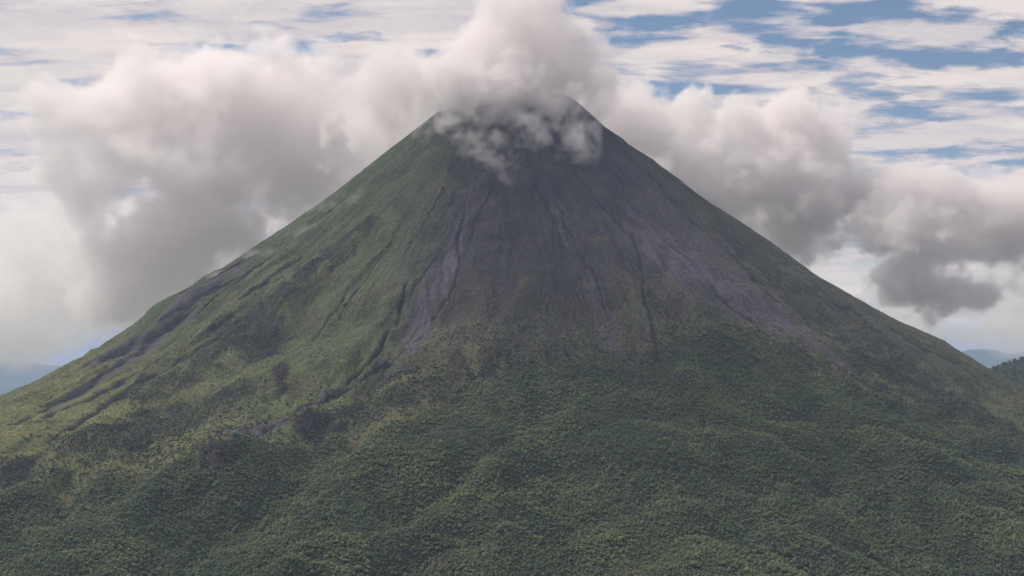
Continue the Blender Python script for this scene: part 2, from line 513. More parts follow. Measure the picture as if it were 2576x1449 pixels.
# settle the skyline once more now that the relief is on
m = np.abs(wT) < math.radians(107)
TGT = np.array(sorted(LEFT + RIGHT[1:]), float)
for it in range(7):
    px2, py2 = project(X, Y, H2)
    pxm, pym, rm, sm = px2[m], py2[m], R[m], np.sign(wT[m])
    o = np.argsort(-pym, kind='stable')                  # the last write per column is the highest point
    bx = np.clip((pxm[o] / 8).astype(int), -40, 361) + 40
    top = np.full(402, -1)
    top[bx] = o
    c = top[top >= 0]
    ex = (pym[c] - np.interp(pxm[c], TGT[:, 0], TGT[:, 1])) * MPP * 0.95
    inside = (pxm[c] > 8) & (pxm[c] < 2560)
    print('skyline error', it, float(np.abs(ex[inside]).mean()), float(np.abs(ex[inside]).max()))
    for sgn in (-1, 1):
        q = inside & (sm[c] == sgn)
        rq, eq = rm[c][q], ex[q]
        oo = np.argsort(rq)
        e = np.interp(rr, rq[oo], eq[oo])
        e = smooth1(np.clip(e, -30, 30), 16) * sstep(rr, 60, 160)
        wgt = np.exp(-((np.abs(wT) - ang_s) / math.radians(26)) ** 2) * (np.sign(wT) == sgn)
        H2 = H2 + 0.55 * e[:, None] * wgt

# --- base colour of the ground
def C(*c):
    return np.array(c, float)


green = C(0.078, 0.098, 0.044)
green_y = C(0.122, 0.130, 0.052)
green_b = C(0.060, 0.074, 0.040)
brown = C(0.074, 0.068, 0.052)
ash = C(0.056, 0.049, 0.058)
ashl = C(0.100, 0.085, 0.120)
darkc = C(0.025, 0.025, 0.027)
rock_shade = C(0.020, 0.019, 0.026)
floor_c = C(0.048, 0.058, 0.036)


def mixc(a, b, m):
    return a * (1 - m[..., None]) + b * m[..., None]


px_, py_ = PXm, PY
lm = 1 - sstep(px_ + 0.35 * (py_ - 600), 950, 1250)
col = np.broadcast_to(brown, R.shape + (3,)).copy()
col = mixc(col, green, np.clip(lm * 0.95 + 0.15 * st2, 0, 1))
col = mixc(col, green_b, np.clip(lm * (1 - sstep(py_, 420, 760)) * 0.8, 0, 1))
yel = np.clip(sstep(-px_, -1000, -160) * sstep(py_, 740, 1010) * (0.95 + 0.5 * st3) * (1 - sstep(py_, 1180, 1320)), 0, 1)
col = mixc(col, green_y, yel)
# green-brown ribs on the lower middle and right
ribs = np.clip(sstep(py_, 640, 900) * (0.45 + 0.55 * st3 + 0.35 * ISO2), 0, 1) * (1 - lm)
col = mixc(col, green * 0.95 + C(0.012, 0.004, 0), ribs * 0.7)
rt = sstep(px_, 1500, 1900) * sstep(-(py_ - 0.62 * (px_ - 1500) - 330), -190, -20)
col = mixc(col, green_b * 0.9 + C(0.01, 0.002, 0), np.clip(rt * (0.6 + 0.4 * st4), 0, 1))
# ash of the upper cone
upa = (1 - sstep(py_ + 20 * ISO2 + 14 * st2 * 2, 560, 860)) * (1 - lm) * sstep(1780 - px_ + 0.9 * (py_ - 480), 0, 220)
col = mixc(col, ash, np.clip(upa, 0, 1) * 0.9)
col = mixc(col, ash * 0.70, np.clip(mid_shade * (0.75 + 0.4 * ISO2), 0, 1) * 0.75)  # cloud shade on the middle of the face, painted in as darker ash
col = mixc(col, rock_shade * 1.1, np.clip((1 - sstep(py_, 270, 420)) * (1 - 0.7 * lm), 0, 1) * 0.8)
var = np.clip(0.5 + 0.9 * ISO2 + 0.4 * (rib - 0.4) + 0.3 * st3, 0, 1)
col = col * (0.80 + 0.38 * var)[..., None]
col = mixc(col, C(0.110, 0.088, 0.058), np.clip(sstep(fbm(X / 120, Y / 70, 4, 77), 0.25, 0.9), 0, 1) * 0.45)
col = mixc(col, green_y * 0.9, np.clip(sstep(fbm(X / 60, Y / 60, 4, 78), 0.35, 1.0) * sstep(R, 500, 1000), 0, 1) * 0.5)
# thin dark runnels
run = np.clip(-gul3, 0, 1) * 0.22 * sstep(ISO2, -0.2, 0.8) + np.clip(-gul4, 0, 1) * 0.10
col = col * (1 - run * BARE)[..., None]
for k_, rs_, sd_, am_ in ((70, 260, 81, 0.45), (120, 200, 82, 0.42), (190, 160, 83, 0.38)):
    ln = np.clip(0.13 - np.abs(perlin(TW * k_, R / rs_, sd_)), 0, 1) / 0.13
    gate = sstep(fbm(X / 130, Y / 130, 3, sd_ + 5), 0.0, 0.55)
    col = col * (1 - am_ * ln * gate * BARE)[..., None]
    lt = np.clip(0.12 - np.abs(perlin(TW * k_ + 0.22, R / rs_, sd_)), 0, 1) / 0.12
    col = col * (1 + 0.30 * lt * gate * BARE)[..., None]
scol = ash[None, None] + (ashl - ash)[None, None] * np.clip(0.55 + 1.2 * st4 + 0.9 * st5 + 0.4 * ISO3, 0, 1)[..., None]
col = mixc(col, scol, np.clip(scree * (0.85 + 0.5 * st4 + 0.3 * ISO2), 0, 1))
dmot = np.clip(dark * (0.95 + 0.5 * ISO3 + 0.7 * ISO2), 0, 1)
col = mixc(col, darkc, dmot * 0.9)
col = mixc(col, rock_shade, np.clip(rav * (0.82 + 0.18 * sstep(-px_, -1250, -900)), 0, 1))  # shade inside the ravines put into the ground colour
col = mixc(col, floor_c, FORESTM * 0.85)
col = mixc(col, C(0.034, 0.026, 0.028) * 1.0, np.clip(LAVA, 0, 1) * 0.92)
# brownish open strips inside the forest
CLEAR = np.maximum.reduce([
    blob(1010, 1052, 78, 24, -22, 0.6), blob(930, 1088, 70, 16, -25, 0.6), 0.8 * blob(990, 985, 60, 16, -20, 0.6), 0.6 * blob(880, 1130, 60, 10, -30, 0.6), 0.6 * blob(1110, 1010, 50, 9, -30, 0.6), blob(640, 1330, 10, 10),
    0.9 * band([(1262, 905), (1262, 1000), (1266, 1080)], [8, 6, 4], 0.5, 0.8), 0.8 * blob(1240, 1060, 30, 8, -20),
    0.8 * band([(100, 1240), (260, 1200), (420, 1175), (560, 1150)], [12, 14, 16, 14], 0.6, 0.8),
    0.7 * band([(60, 1330), (180, 1310), (280, 1320)], [18, 16, 12], 0.6, 0.8),
    0.7 * band([(1180, 880), (1200, 940), (1240, 1000)], [10, 10, 8], 0.5, 0.8), blob(2580, 1446, 24, 16, 0, 0.2)])
col = mixc(col, C(0.115, 0.108, 0.052), np.clip(CLEAR, 0, 1) * 0.9)
col = np.clip(col, 0.012, 0.4)


def set_props(o, kind=None, label=None, cat=None, group=None):
    if kind:
        o["kind"] = kind
    if label:
        o["label"] = label
    if cat:
        o["category"] = cat
    if group:
        o["group"] = group


def grid_mesh(name, VX, VY, VZ, wrap):
    nr, nt = VX.shape
    me = bpy.data.meshes.new(name)
    co = np.stack([VX, VY, VZ], -1).reshape(-1, 3).astype(np.float32)
    i = np.arange(nr - 1)[:, None]
    nc = nt if wrap else nt - 1
    j = np.arange(nc)[None, :]
    j2 = (j + 1) % nt
    q = np.stack([i * nt + j, i * nt + j2, (i + 1) * nt + j2, (i + 1) * nt + j], -1).reshape(-1, 4)
    q = q[:, ::-1]
    me.vertices.add(len(co))
    me.vertices.foreach_set("co", co.ravel())
    me.loops.add(q.size)
    me.loops.foreach_set("vertex_index", q.astype(np.int32).ravel())
    me.polygons.add(len(q))
    me.polygons.foreach_set("loop_start", np.arange(0, q.size, 4, dtype=np.int32))
    me.update(calc_edges=True)
    me.polygons.foreach_set("use_smooth", np.ones(len(q), bool))
    return me


def add_attr(me, name, typ, arr):
    a = me.attributes.new(name, typ, 'POINT')
    key = {'FLOAT_COLOR': 'color', 'FLOAT_VECTOR': 'vector', 'FLOAT': 'value', 'INT': 'value'}[typ]
    a.data.foreach_set(key, np.ascontiguousarray(arr.ravel()))


def new_mat(name):
    m = bpy.data.materials.new(name)
    m.use_nodes = True
    t = NT(m.node_tree)
    t.n.clear()
    out = t.new('ShaderNodeOutputMaterial')
    return m, t, out


def slope_material():
    m, t, out = new_mat("slope_ground")
    b = t.new('ShaderNodeBsdfPrincipled')
    b.inputs['Roughness'].default_value = 0.95
    b.inputs['Specular IOR Level'].default_value = 0.15
    base = t.new('ShaderNodeAttribute', attribute_name="ground_colour").outputs['Color']
    pol = t.new('ShaderNodeAttribute', attribute_name="downhill").outputs['Vector']
    pos = t.new('ShaderNodeNewGeometry').outputs['Position']
    fine = t.noise(pos, 0.16, 5, 0.72)
    tuft = t.noise(pos, 0.42, 3, 0.7)
    stv = t.vmath('MULTIPLY', pol, (0.11, 0.016, 0.0))
    stk = t.noise(stv, 1.0, 6, 0.68, 0.6)
    a = t.ramp(fine, 0.34, 0.66, 0.45, 1.58, smooth=False)
    b2 = t.ramp(stk, 0.32, 0.68, 0.88, 1.13, smooth=False)
    c2 = t.ramp(tuft, 0.34, 0.66, 0.58, 1.42, smooth=False)
    f = t.math('MULTIPLY', t.math('MULTIPLY', a, b2), c2)
    col = t.vmath('SCALE', base, f)
    tint = t.noise(pos, 0.045, 4, 0.6, color=True)
    tv = t.vmath('ADD', t.vmath('SCALE', t.vmath('SUBTRACT', tint, (0.5, 0.5, 0.5)), 0.55), (1.0, 1.0, 1.0))
    col = t.vmath('MULTIPLY', col, tv)
    t.link(col, b.inputs['Base Color'])
    hsum = t.math('ADD', t.math('MULTIPLY', fine, 8.0), t.math('ADD', t.math('MULTIPLY', stk, 1.2), t.math('MULTIPLY', tuft, 2.6)))
    bump = t.new('ShaderNodeBump')
    bump.inputs['Strength'].default_value = 0.8
    bump.inputs['Distance'].default_value = 1.0
    t.link(hsum, bump.inputs['Height'])
    t.l.new(bump.outputs[0], b.inputs['Normal'])
    t.l.new(b.outputs[0], out.inputs[0])
    return m


M_SLOPE = slope_material()
me = grid_mesh("mountain", X, Y, H2, True)
rgba = np.concatenate([col, np.ones(R.shape + (1,))], -1).astype(np.float32)
add_attr(me, "ground_colour", 'FLOAT_COLOR', rgba)
add_attr(me, "downhill", 'FLOAT_VECTOR', np.stack([TW * 900, R, 0 * R], -1).astype(np.float32))
me.materials.append(M_SLOPE)
mountain = bpy.data.objects.new("mountain", me)
COL.objects.link(mountain)
set_props(mountain, "structure", "steep cone of a volcano with grey scree chutes and green lower slopes")

# ------------------------------------------------------------------ sampling the slope
rr_f = rr
tf0, tfd, ntf = tf[0], tf[1] - tf[0], len(tf)


def sample(arr, x, y):
    dx, dy = x - XC, YC - y
    r = np.hypot(dx, dy)
    t = np.arctan2(dx, dy)
    ri = np.interp(r, rr_f, np.arange(NR))
    ti = np.clip((t - tf0) / tfd, 0, ntf - 1.001)
    i0 = np.clip(ri.astype(int), 0, NR - 2)
    j0 = ti.astype(int)
    a, b = ri - i0, ti - j0
    return (arr[i0, j0] * (1 - a) * (1 - b) + arr[i0 + 1, j0] * a * (1 - b) + arr[i0, j0 + 1] * (1 - a) * b + arr[i0 + 1, j0 + 1] * a * b)


# ------------------------------------------------------------------ plain and far hills
def simple_ground_mat(name, c1, c2, scale):
    m, t, out = new_mat(name)
    b = t.new('ShaderNodeBsdfPrincipled')
    b.inputs['Roughness'].default_value = 0.95
    b.inputs['Specular IOR Level'].default_value = 0.1
    pos = t.new('ShaderNodeNewGeometry').outputs['Position']
    n = t.noise(pos, scale, 8, 0.65)
    n2 = t.noise(pos, scale * 9, 5, 0.6)
    c = t.mix(t.ramp(n, 0.38, 0.62), c1, c2)
    c = t.mix(t.ramp(n2, 0.35, 0.7, 0.0, 0.5), c, (0.030, 0.045, 0.025))
    t.link(c, b.inputs['Base Color'])
    t.l.new(b.outputs[0], out.inputs[0])
    return m


def sheet():
    k = np.sinh(np.linspace(-5.2, 5.2, 200))
    k = k / k.max() * 75000
    gx, gy = np.meshgrid(k, k, indexing='ij')
    gz = -520 + 25 * fbm(gx / 2500, gy / 2500, 4, 91) * sstep(np.hypot(gx, gy), 2500, 7000)
    me = grid_mesh("ground", gx, gy, gz, False)
    me.materials.append(simple_ground_mat("plain_fields", (0.035, 0.060, 0.028), (0.085, 0.100, 0.050), 0.0008))
    o = bpy.data.objects.new("ground", me)
    COL.objects.link(o)
    set_props(o, "structure", "hazy lowland plain reaching the horizon")
    if me.polygons[0].normal.z < 0:
        me.flip_normals()


sheet()


def far_hill(px, py, Yd, half_w, deep, seed, mat, name, label):
    x0, _, ztop = at(px, py, Yd)
    n = 90
    a = np.linspace(-1, 1, n)
    gx, gy = np.meshgrid(a, a, indexing='ij')
    q = np.hypot(gx, gy)
    h = np.clip(1 - q ** 1.6, 0, 1)
    base = -530
    gz = base + (ztop - base) * h * (1 + 0.18 * fbm(gx * 3.1 + seed, gy * 3.1, 4, seed))
    me = grid_mesh(name, x0 + gx * half_w, Yd + gy * deep, gz, False)
    me.materials.append(mat)
    if me.polygons[0].normal.z < 0:
        me.flip_normals()
    o = bpy.data.objects.new(name, me)
    COL.objects.link(o)
    set_props(o, "structure", label)


M_FAR = simple_ground_mat("far_slopes", (0.035, 0.060, 0.030), (0.070, 0.085, 0.045), 0.0006)
far_hill(2490, 886, 26000, 2600, 3000, 5, M_FAR, "distant_hill", "low blue hill far behind the right flank")
far_hill(2640, 884, 29000, 3600, 3000, 6, M_FAR, "distant_hill", "long pale ridge on the far right horizon")
far_hill(-60, 908, 33000, 5200, 3000, 7, M_FAR, "distant_hill", "faint blue ridge low on the left horizon")

# wooded hill behind the right flank
HX, HY = at(2860, 800, 4350)[0], 4350.0
HTOP = at(2860, 832, 4350)[2]
hn = 150
ha = np.linspace(-1, 1, hn)
hgx, hgy = np.meshgrid(ha, ha, indexing='ij')


def hill_h(gx, gy):
    q = np.hypot(gx, gy)
    return -530 + (HTOP + 530) * (0.62 * np.clip(1 - q, 0, 1) + 0.38 * np.clip(1 - q * q, 0, 1)) + 22 * fbm(gx * 5, gy * 5, 3, 44) * np.clip(1 - q, 0, 1) * 2


HWX, HWY = 1500.0, 1300.0
hm = grid_mesh("hill", HX + hgx * HWX, HY + hgy * HWY, hill_h(hgx, hgy), False)
if hm.polygons[0].normal.z < 0:
    hm.flip_normals()
hm.materials.append(simple_ground_mat("hill_floor", (0.022, 0.034, 0.018), (0.034, 0.045, 0.022), 0.01))
ho = bpy.data.objects.new("hill", hm)
COL.objects.link(ho)
set_props(ho, "structure", "dark wooded hill behind the right flank")

# ------------------------------------------------------------------ trees
def crown_mesh(name, seed, rough, flat):
    """an uneven crown built of leaf clumps, unit radius"""
    rnd = random.Random(seed)
    ico = []
    import bmesh
    bm0 = bmesh.new()
    bmesh.ops.create_icosphere(bm0, subdivisions=1, radius=1.0)
    bv = [v.co.copy() for v in bm0.verts]
    bf = [[v.index for v in f.verts] for f in bm0.faces]
    bm0.free()
    V, Fc = [], []
    n = 13
    for k in range(n):
        a = k * 2.399 + rnd.random()
        q = math.sqrt((k + 0.4) / n)
        cx, cy = q * 0.68 * math.cos(a), q * 0.68 * math.sin(a)
        cz = flat * (0.80 * (1 - q * q) + 0.25 * rnd.random()) + 0.10
        s = rnd.uniform(0.30, 0.46) * (1.15 - 0.3 * q)
        o = len(V)
        for c in bv:
            j = 1 + rnd.uniform(-rough, rough)
            V.append((cx + c.x * s * j, cy + c.y * s * j, cz + c.z * s * j * 0.9))
        Fc += [[o + i for i in f] for f in bf]
    # stray leaf sprays
    for k in range(46):
        a, e = rnd.uniform(0, 6.283), rnd.uniform(0.05, 1.45)
        rad = rnd.uniform(0.86, 1.12)
        px, py, pz = rad * math.cos(a) * math.cos(e), rad * math.sin(a) * math.cos(e), flat * rad * math.sin(e) * 0.95 + 0.12
        s = rnd.uniform(0.07, 0.15)
        o = len(V)
        for i in range(3):
            V.append((px + rnd.uniform(-s, s), py + rnd.uniform(-s, s), pz + rnd.uniform(-s, s)))
        Fc.append([o, o + 1, o + 2])
    me = bpy.data.meshes.new(name)
    me.from_pydata(V, [], Fc)
    me.update()
    return me


def foliage_mat(name, c_dark, c_light, c_alt, patch):
    m, t, out = new_mat(name)
    b = t.new('ShaderNodeBsdfPrincipled')
    b.inputs['Roughness'].default_value = 0.75
    b.inputs['Specular IOR Level'].default_value = 0.25
    info = t.new('ShaderNodeObjectInfo')
    pos = t.new('ShaderNodeNewGeometry').outputs['Position']
    p1 = t.noise(pos, 0.0065, 5, 0.65)
    p2 = t.noise(t.vmath('ADD', pos, (900, 300, 50)), 0.010, 5, 0.65)
    leaf = t.noise(pos, 0.9, 3, 0.7)
    f = t.math('ADD', t.math('MULTIPLY', t.ramp(p1, 0.38, 0.62), 0.62), t.math('MULTIPLY', info.outputs['Random'], 0.45))
    c = t.mix(f, c_dark, c_light)
    alt = t.math('MULTIPLY', t.ramp(p2, 0.50, 0.66), patch)
    c = t.mix(alt, c, c_alt)
    odd = t.ramp(t.math('FRACT', t.math('MULTIPLY', info.outputs['Random'], 37.0)), 0.985, 1.0)
    c = t.mix(t.math('MULTIPLY', odd, 0.7), c, (0.125, 0.130, 0.030))
    c = t.vmath('SCALE', c, t.ramp(leaf, 0.3, 0.7, 0.62, 1.42, smooth=False))
    t.link(c, b.inputs['Base Color'])
    b.inputs['Subsurface Weight'].default_value = 0.0
    t.l.new(b.outputs[0], out.inputs[0])
    return m


M_LEAF = foliage_mat("forest_leaves", (0.046, 0.072, 0.042), (0.124, 0.162, 0.062), (0.138, 0.132, 0.070), 0.65)
M_YEL = foliage_mat("yellow_green_leaves", (0.090, 0.110, 0.028), (0.135, 0.145, 0.040), (0.12, 0.12, 0.04), 0.3)
M_BRN = foliage_mat("brownish_leaves", (0.070, 0.062, 0.040), (0.105, 0.090, 0.055), (0.09, 0.08, 0.05), 0.3)
M_SHRUB = foliage_mat("shrub_leaves", (0.024, 0.034, 0.022), (0.042, 0.060, 0.030), (0.055, 0.052, 0.032), 0.6)
mb, tbk, ob = new_mat("bark")
bb = tbk.new('ShaderNodeBsdfPrincipled')
bb.inputs['Roughness'].default_value = 0.9
pb = tbk.new('ShaderNodeNewGeometry').outputs['Position']
tbk.link(tbk.mix(tbk.noise(pb, 2.0, 4, 0.6), (0.07, 0.06, 0.05), (0.17, 0.15, 0.12)), bb.inputs['Base Color'])
tbk.l.new(bb.outputs[0], ob.inputs[0])
M_BARK = mb


def trunk_mesh():
    import bmesh
    bm = bmesh.new()

    def tube(p, q, r0, r1, n=7):
        from mathutils import Vector
        p, q = Vector(p), Vector(q)
        d = (q - p).normalized()
        s = d.orthogonal().normalized()
        u = d.cross(s)
        A = [bm.verts.new(p + (s * math.cos(k * 6.2832 / n) + u * math.sin(k * 6.2832 / n)) * r0) for k in range(n)]
        B = [bm.verts.new(q + (s * math.cos(k * 6.2832 / n) + u * math.sin(k * 6.2832 / n)) * r1) for k in range(n)]
        for k in range(n):
            bm.faces.new((A[k], A[(k + 1) % n], B[(k + 1) % n], B[k]))
    tube((0, 0, -0.9), (0.02, 0.01, 0.05), 0.085, 0.06)
    tube((0.02, 0.01, 0.05), (0.0, 0.05, 0.45), 0.06, 0.03)
    tube((0.02, 0.01, -0.05), (0.36, 0.1, 0.35), 0.045, 0.02)
    tube((0.02, 0.01, 0.0), (-0.3, -0.2, 0.35), 0.042, 0.02)
    tube((0.02, 0.01, -0.1), (-0.08, 0.36, 0.3), 0.04, 0.018)
    me = bpy.data.meshes.new("trunk")
    bm.to_mesh(me)
    bm.free()
    me.materials.append(M_BARK)
    return me


TRUNK = trunk_mesh()
CROWNS = []
for k, (rg, fl) in enumerate([(0.16, 0.95), (0.22, 1.1), (0.18, 0.85), (0.25, 1.25), (0.2, 1.0)]):
    cm = crown_mesh("crown", 100 + k, rg, fl)
    cm.materials.append(M_LEAF)
    CROWNS.append(cm)
CR_Y = crown_mesh("crown", 201, 0.2, 0.8); CR_Y.materials.append(M_YEL)
CR_B = crown_mesh("crown", 202, 0.24, 0.75); CR_B.materials.append(M_BRN)
CR_S = crown_mesh("crown", 203, 0.24, 0.8); CR_S.materials.append(M_SHRUB)

rng = np.random.default_rng(7)


def jitter_grid(x0, x1, y0, y1, s):
    gx, gy = np.meshgrid(np.arange(x0, x1, s), np.arange(y0, y1, s * 0.87), indexing='ij')
    gx = gx + (np.arange(gx.shape[1])[None, :] % 2) * s * 0.5
    x = gx.ravel() + rng.uniform(-0.42, 0.42, gx.size) * s
    y = gy.ravel() + rng.uniform(-0.42, 0.42, gy.size) * s
    return x, y


# forest
x, y = jitter_grid(-1500, 1500, 1560, 3350, 4.2)
fm = sample(FORESTM, x, y)
sparse = sample(SPARSE, x, y)
clr = sample(CLEAR, x, y)
dkm = sample(np.clip(dark, 0, 1), x, y)
z = sample(H2, x, y)
px, py = project(x, y, z)
u = rng.random(x.size)
p = fm * (1 - 0.85 * np.clip(clr, 0, 1)) + 0.30 * sparse ** 2 * (1 - fm) * (1 - clr) * (0.3 + 1.2 * dkm)
dens_patch = sample(np.clip(0.85 + 0.35 * ISO2, 0, 1), x, y)
keep = (u < p * dens_patch * (1 - sample(np.clip(LAVA, 0, 1), x, y))) & (px > -260) & (px < 2840) & (py < 1640)
x, y, z, px, py, fm = x[keep], y[keep], z[keep], px[keep], py[keep], fm[keep]
sc = (1.5 + 2.1 * rng.random(x.size) ** 1.8) * (0.72 + 0.28 * fm)
big = rng.random(x.size) < 0.03
sc = np.where(big, sc * 1.55, sc)
patchv = fbm(x / 160, y / 160, 3, 55)
sc = sc * (1 + 0.15 * patchv)
dist = np.sqrt(x * x + y * y + z * z)
inframe = (px > 12) & (px < 2564) & (py < 1440) & (py > 900)
score = np.where(inframe, sc / dist, 0)
order = np.argsort(-score)
# keep the individually built trees apart from one another
pick = []
cells = set()
for i in order[:6000]:
    c = (int(px[i] // 26), int(py[i] // 12))
    if c in cells:
        continue
    cells.add(c)
    pick.append(i)
    if len(pick) >= 290:
        break
pick = np.array(pick)
rest = np.ones(x.size, bool)
rest[pick] = False

ZONES = [("far left foothill", 0, 700), ("left of centre", 700, 1250), ("right of centre", 1250, 1900), ("far right foothill", 1900, 2600)]
KIND_TXT = {
    'g': ["broad dark green tree standing above the dense canopy", "rounded mid green tree in the dense forest canopy",
          "flat topped dark green tree in the closed canopy", "tall uneven green tree rising from the forest canopy",
          "wide spreading green tree among the canopy crowns"],
    'y': "bright yellow-green tree glowing among darker crowns", 'b': "brownish thin-leaved tree among green forest crowns"}
tree_src = {}
for n_, i in enumerate(pick):
    v = int(rng.integers(0, 5))
    q = rng.random()
    kd = 'y' if q < 0.10 else ('b' if q < 0.17 else 'g')
    mesh = {'y': CR_Y, 'b': CR_B}.get(kd, CROWNS[v])
    zone = next(a for a, lo, hi in ZONES if lo <= px[i] < hi + 1)
    low = "near the bottom edge" if py[i] > 1290 else ("on the middle foothills" if py[i] > 1130 else "high up by the tree line")
    txt = KIND_TXT[kd] if kd != 'g' else KIND_TXT['g'][v]
    e = bpy.data.objects.new("tree", None)
    e.empty_display_size = 1.0
    e.location = (x[i], y[i], z[i])
    e.rotation_euler = (0, 0, rng.uniform(0, 6.28))
    s = float(sc[i])
    e.scale = (s, s, s * rng.uniform(0.85, 1.2))
    COL.objects.link(e)
    short = {'y': "bright yellow-green tree", 'b': "brownish thin-leaved tree"}.get(kd) or \
        ["broad dark green tree", "rounded mid green tree", "flat topped dark green tree", "tall uneven green tree", "wide spreading green tree"][v]
    set_props(e, None, f"{short} {low}, {zone}", "tree", "trees of the forest " + low + ", " + zone)
    c = bpy.data.objects.new("crown", mesh)
    c.parent = e
    c.location = (0, 0, 0.75)
    COL.objects.link(c)
    tr = bpy.data.objects.new("trunk", TRUNK)
    tr.parent = e
    tr.location = (0, 0, 0.75)
    COL.objects.link(tr)
    tree_src.setdefault((kd, v) if kd == 'g' else (kd, 0), c)

SRC = [tree_src[('g', k)] for k in range(5)] + [tree_src[('y', 0)], tree_src[('b', 0)]]


def scatter(name, label, x, y, z, s, variants, srcs, lift, kind="stuff"):
    """one object: crowns instanced on points by geometry nodes"""
    n = len(x)
    me = bpy.data.meshes.new(name)
    me.vertices.add(n)
    me.vertices.foreach_set("co", np.stack([x, y, z + lift * s], -1).astype(np.float32).ravel())
    add_attr(me, "size", 'FLOAT_VECTOR', np.stack([s * rng.uniform(.88, 1.12, n), s * rng.uniform(.88, 1.12, n), s * rng.uniform(.65, 1.15, n)], -1).astype(np.float32))
    add_attr(me, "turn", 'FLOAT', rng.uniform(0, 6.28, n).astype(np.float32))
    add_attr(me, "variant", 'INT', variants.astype(np.int32))
    o = bpy.data.objects.new(name, me)
    COL.objects.link(o)
    g = bpy.data.node_groups.new(name, 'GeometryNodeTree')
    g.interface.new_socket("Geometry", in_out='INPUT', socket_type='NodeSocketGeometry')
    g.interface.new_socket("Geometry", in_out='OUTPUT', socket_type='NodeSocketGeometry')
    t = NT(g)
    gi, go = t.new('NodeGroupInput'), t.new('NodeGroupOutput')
    j = t.new('GeometryNodeJoinGeometry')

    def attr(nm, dt):
        a = t.new('GeometryNodeInputNamedAttribute', data_type=dt)
        a.inputs[0].default_value = nm
        return a.outputs[0]
    for k, so in enumerate(srcs):
        oi = t.new('GeometryNodeObjectInfo')
        oi.inputs['Object'].default_value = so
        ip = t.new('GeometryNodeInstanceOnPoints')
        t.l.new(gi.outputs[0], ip.inputs['Points'])
        cmpn = t.new('FunctionNodeCompare', data_type='INT', operation='EQUAL')
        t.l.new(attr("variant", 'INT'), cmpn.inputs[2])
        cmpn.inputs[3].default_value = k
        t.l.new(cmpn.outputs[0], ip.inputs['Selection'])
        t.l.new(oi.outputs['Geometry'], ip.inputs['Instance'])
        rot = t.new('ShaderNodeCombineXYZ')
        t.l.new(attr("turn", 'FLOAT'), rot.inputs[2])
        t.l.new(rot.outputs[0], ip.inputs['Rotation'])
        t.l.new(attr("size", 'FLOAT_VECTOR'), ip.inputs['Scale'])
        t.l.new(ip.outputs[0], j.inputs[0])
    t.l.new(j.outputs[0], go.inputs[0])
    md = o.modifiers.new("scatter", 'NODES')
    md.node_group = g
    set_props(o, kind, label)
    return o


var = rng.choice(7, x.size, p=[.2, .2, .2, .18, .17, .02, .03])
scatter("forest", "dense tropical forest covering the foothills", x[rest], y[rest], z[rest], sc[rest], var[rest], SRC, 0.55)

# shrubs speckling the open slopes
sx, sy = jitter_grid(-1650, 1650, 1900, 3900, 4.6)
sd = sample(np.clip(dark, 0, 1), sx, sy)
sf = sample(SPARSE, sx, sy)
sfm = sample(FORESTM, sx, sy)
scr = sample(scree, sx, sy)
sz = sample(H2, sx, sy)
sn = fbm(sx / 55, sy / 55, 4, 88)
pp = (0.85 * sd * (0.6 + 0.6 * sn) + 0.55 * sf ** 2 * (0.55 + 0.7 * sn) + 0.035 + 0.35 * sstep(sn, 0.35, 1.0)) * (1 - scr) * (1 - sfm)
spx, spy = project(sx, sy, sz)
lim = sstep(spy, 400, 760)
kk = (rng.random(sx.size) < pp * (0.25 + 0.75 * lim)) & (spx > -100) & (spx < 2700)
shrub0 = bpy.data.objects.new("shrub", CR_S)
# one lone shrub is a thing of its own and lends its shape to the rest
lx, ly = sx[kk][5], sy[kk][5]
best = np.argmin(np.hypot(spx[kk] - 1010, spy[kk] - 1040))
lx, ly, lz = sx[kk][best], sy[kk][best], sz[kk][best]
shrub0.location = (lx, ly, lz)
shrub0.scale = (3.2, 3.2, 3.0)
COL.objects.link(shrub0)
set_props(shrub0, None, "dark green round shrub alone in the yellowish clearing left of centre", "shrub")
ssz = rng.uniform(1.0, 2.1, kk.sum()) * (1 + 0.5 * sample(SPARSE, sx[kk], sy[kk]))
scatter("shrubbery", "low dark shrubs speckling the open slopes", sx[kk], sy[kk], sz[kk], ssz, np.zeros(kk.sum(), int), [shrub0], 0.1)
# forest on the wooded hill behind
gx = rng.uniform(-1, 0.5, 14000)
gy = rng.uniform(-0.95, 0.3, 14000)
hx_, hy_, hz_ = HX + gx * HWX, HY + gy * HWY, hill_h(gx, gy)
hpx, hpy = project(hx_, hy_, hz_)
k_ = (hpx > 2380) & (hpx < 2900) & (hz_ > -250)
scatter("forest", "dark forest on the hill behind the right flank", hx_[k_], hy_[k_], hz_[k_], rng.uniform(3.8, 7.0, k_.sum()), np.zeros(k_.sum(), int), [shrub0], 0.5)

print("trees", rest.sum(), "hill", k_.sum(), "shrubs", kk.sum())


# ------------------------------------------------------------------ haze
def haze():
    import bmesh
    bm = bmesh.new()
    bmesh.ops.create_cube(bm, size=1.0)
    me = bpy.data.meshes.new("haze")
    bm.to_mesh(me)
    bm.free()
    o = bpy.data.objects.new("haze", me)
    zb, zt = -640.0, 905.0
    o.location = (0, 0, (zb + zt) / 2)
    o.scale = (156000, 156000, zt - zb)
    m, t, out = new_mat("haze")
    v = t.new('ShaderNodeVolumePrincipled')
    v.inputs['Color'].default_value = (0.52, 0.68, 1.0, 1)
    v.inputs['Density'].default_value = HAZE_DENSITY
    v.inputs['Anisotropy'].default_value = 0.0
    t.l.new(v.outputs[0], out.inputs['Volume'])
    me.materials.append(m)
    COL.objects.link(o)
    set_props(o, "stuff", "thin bluish haze in the air")


haze()


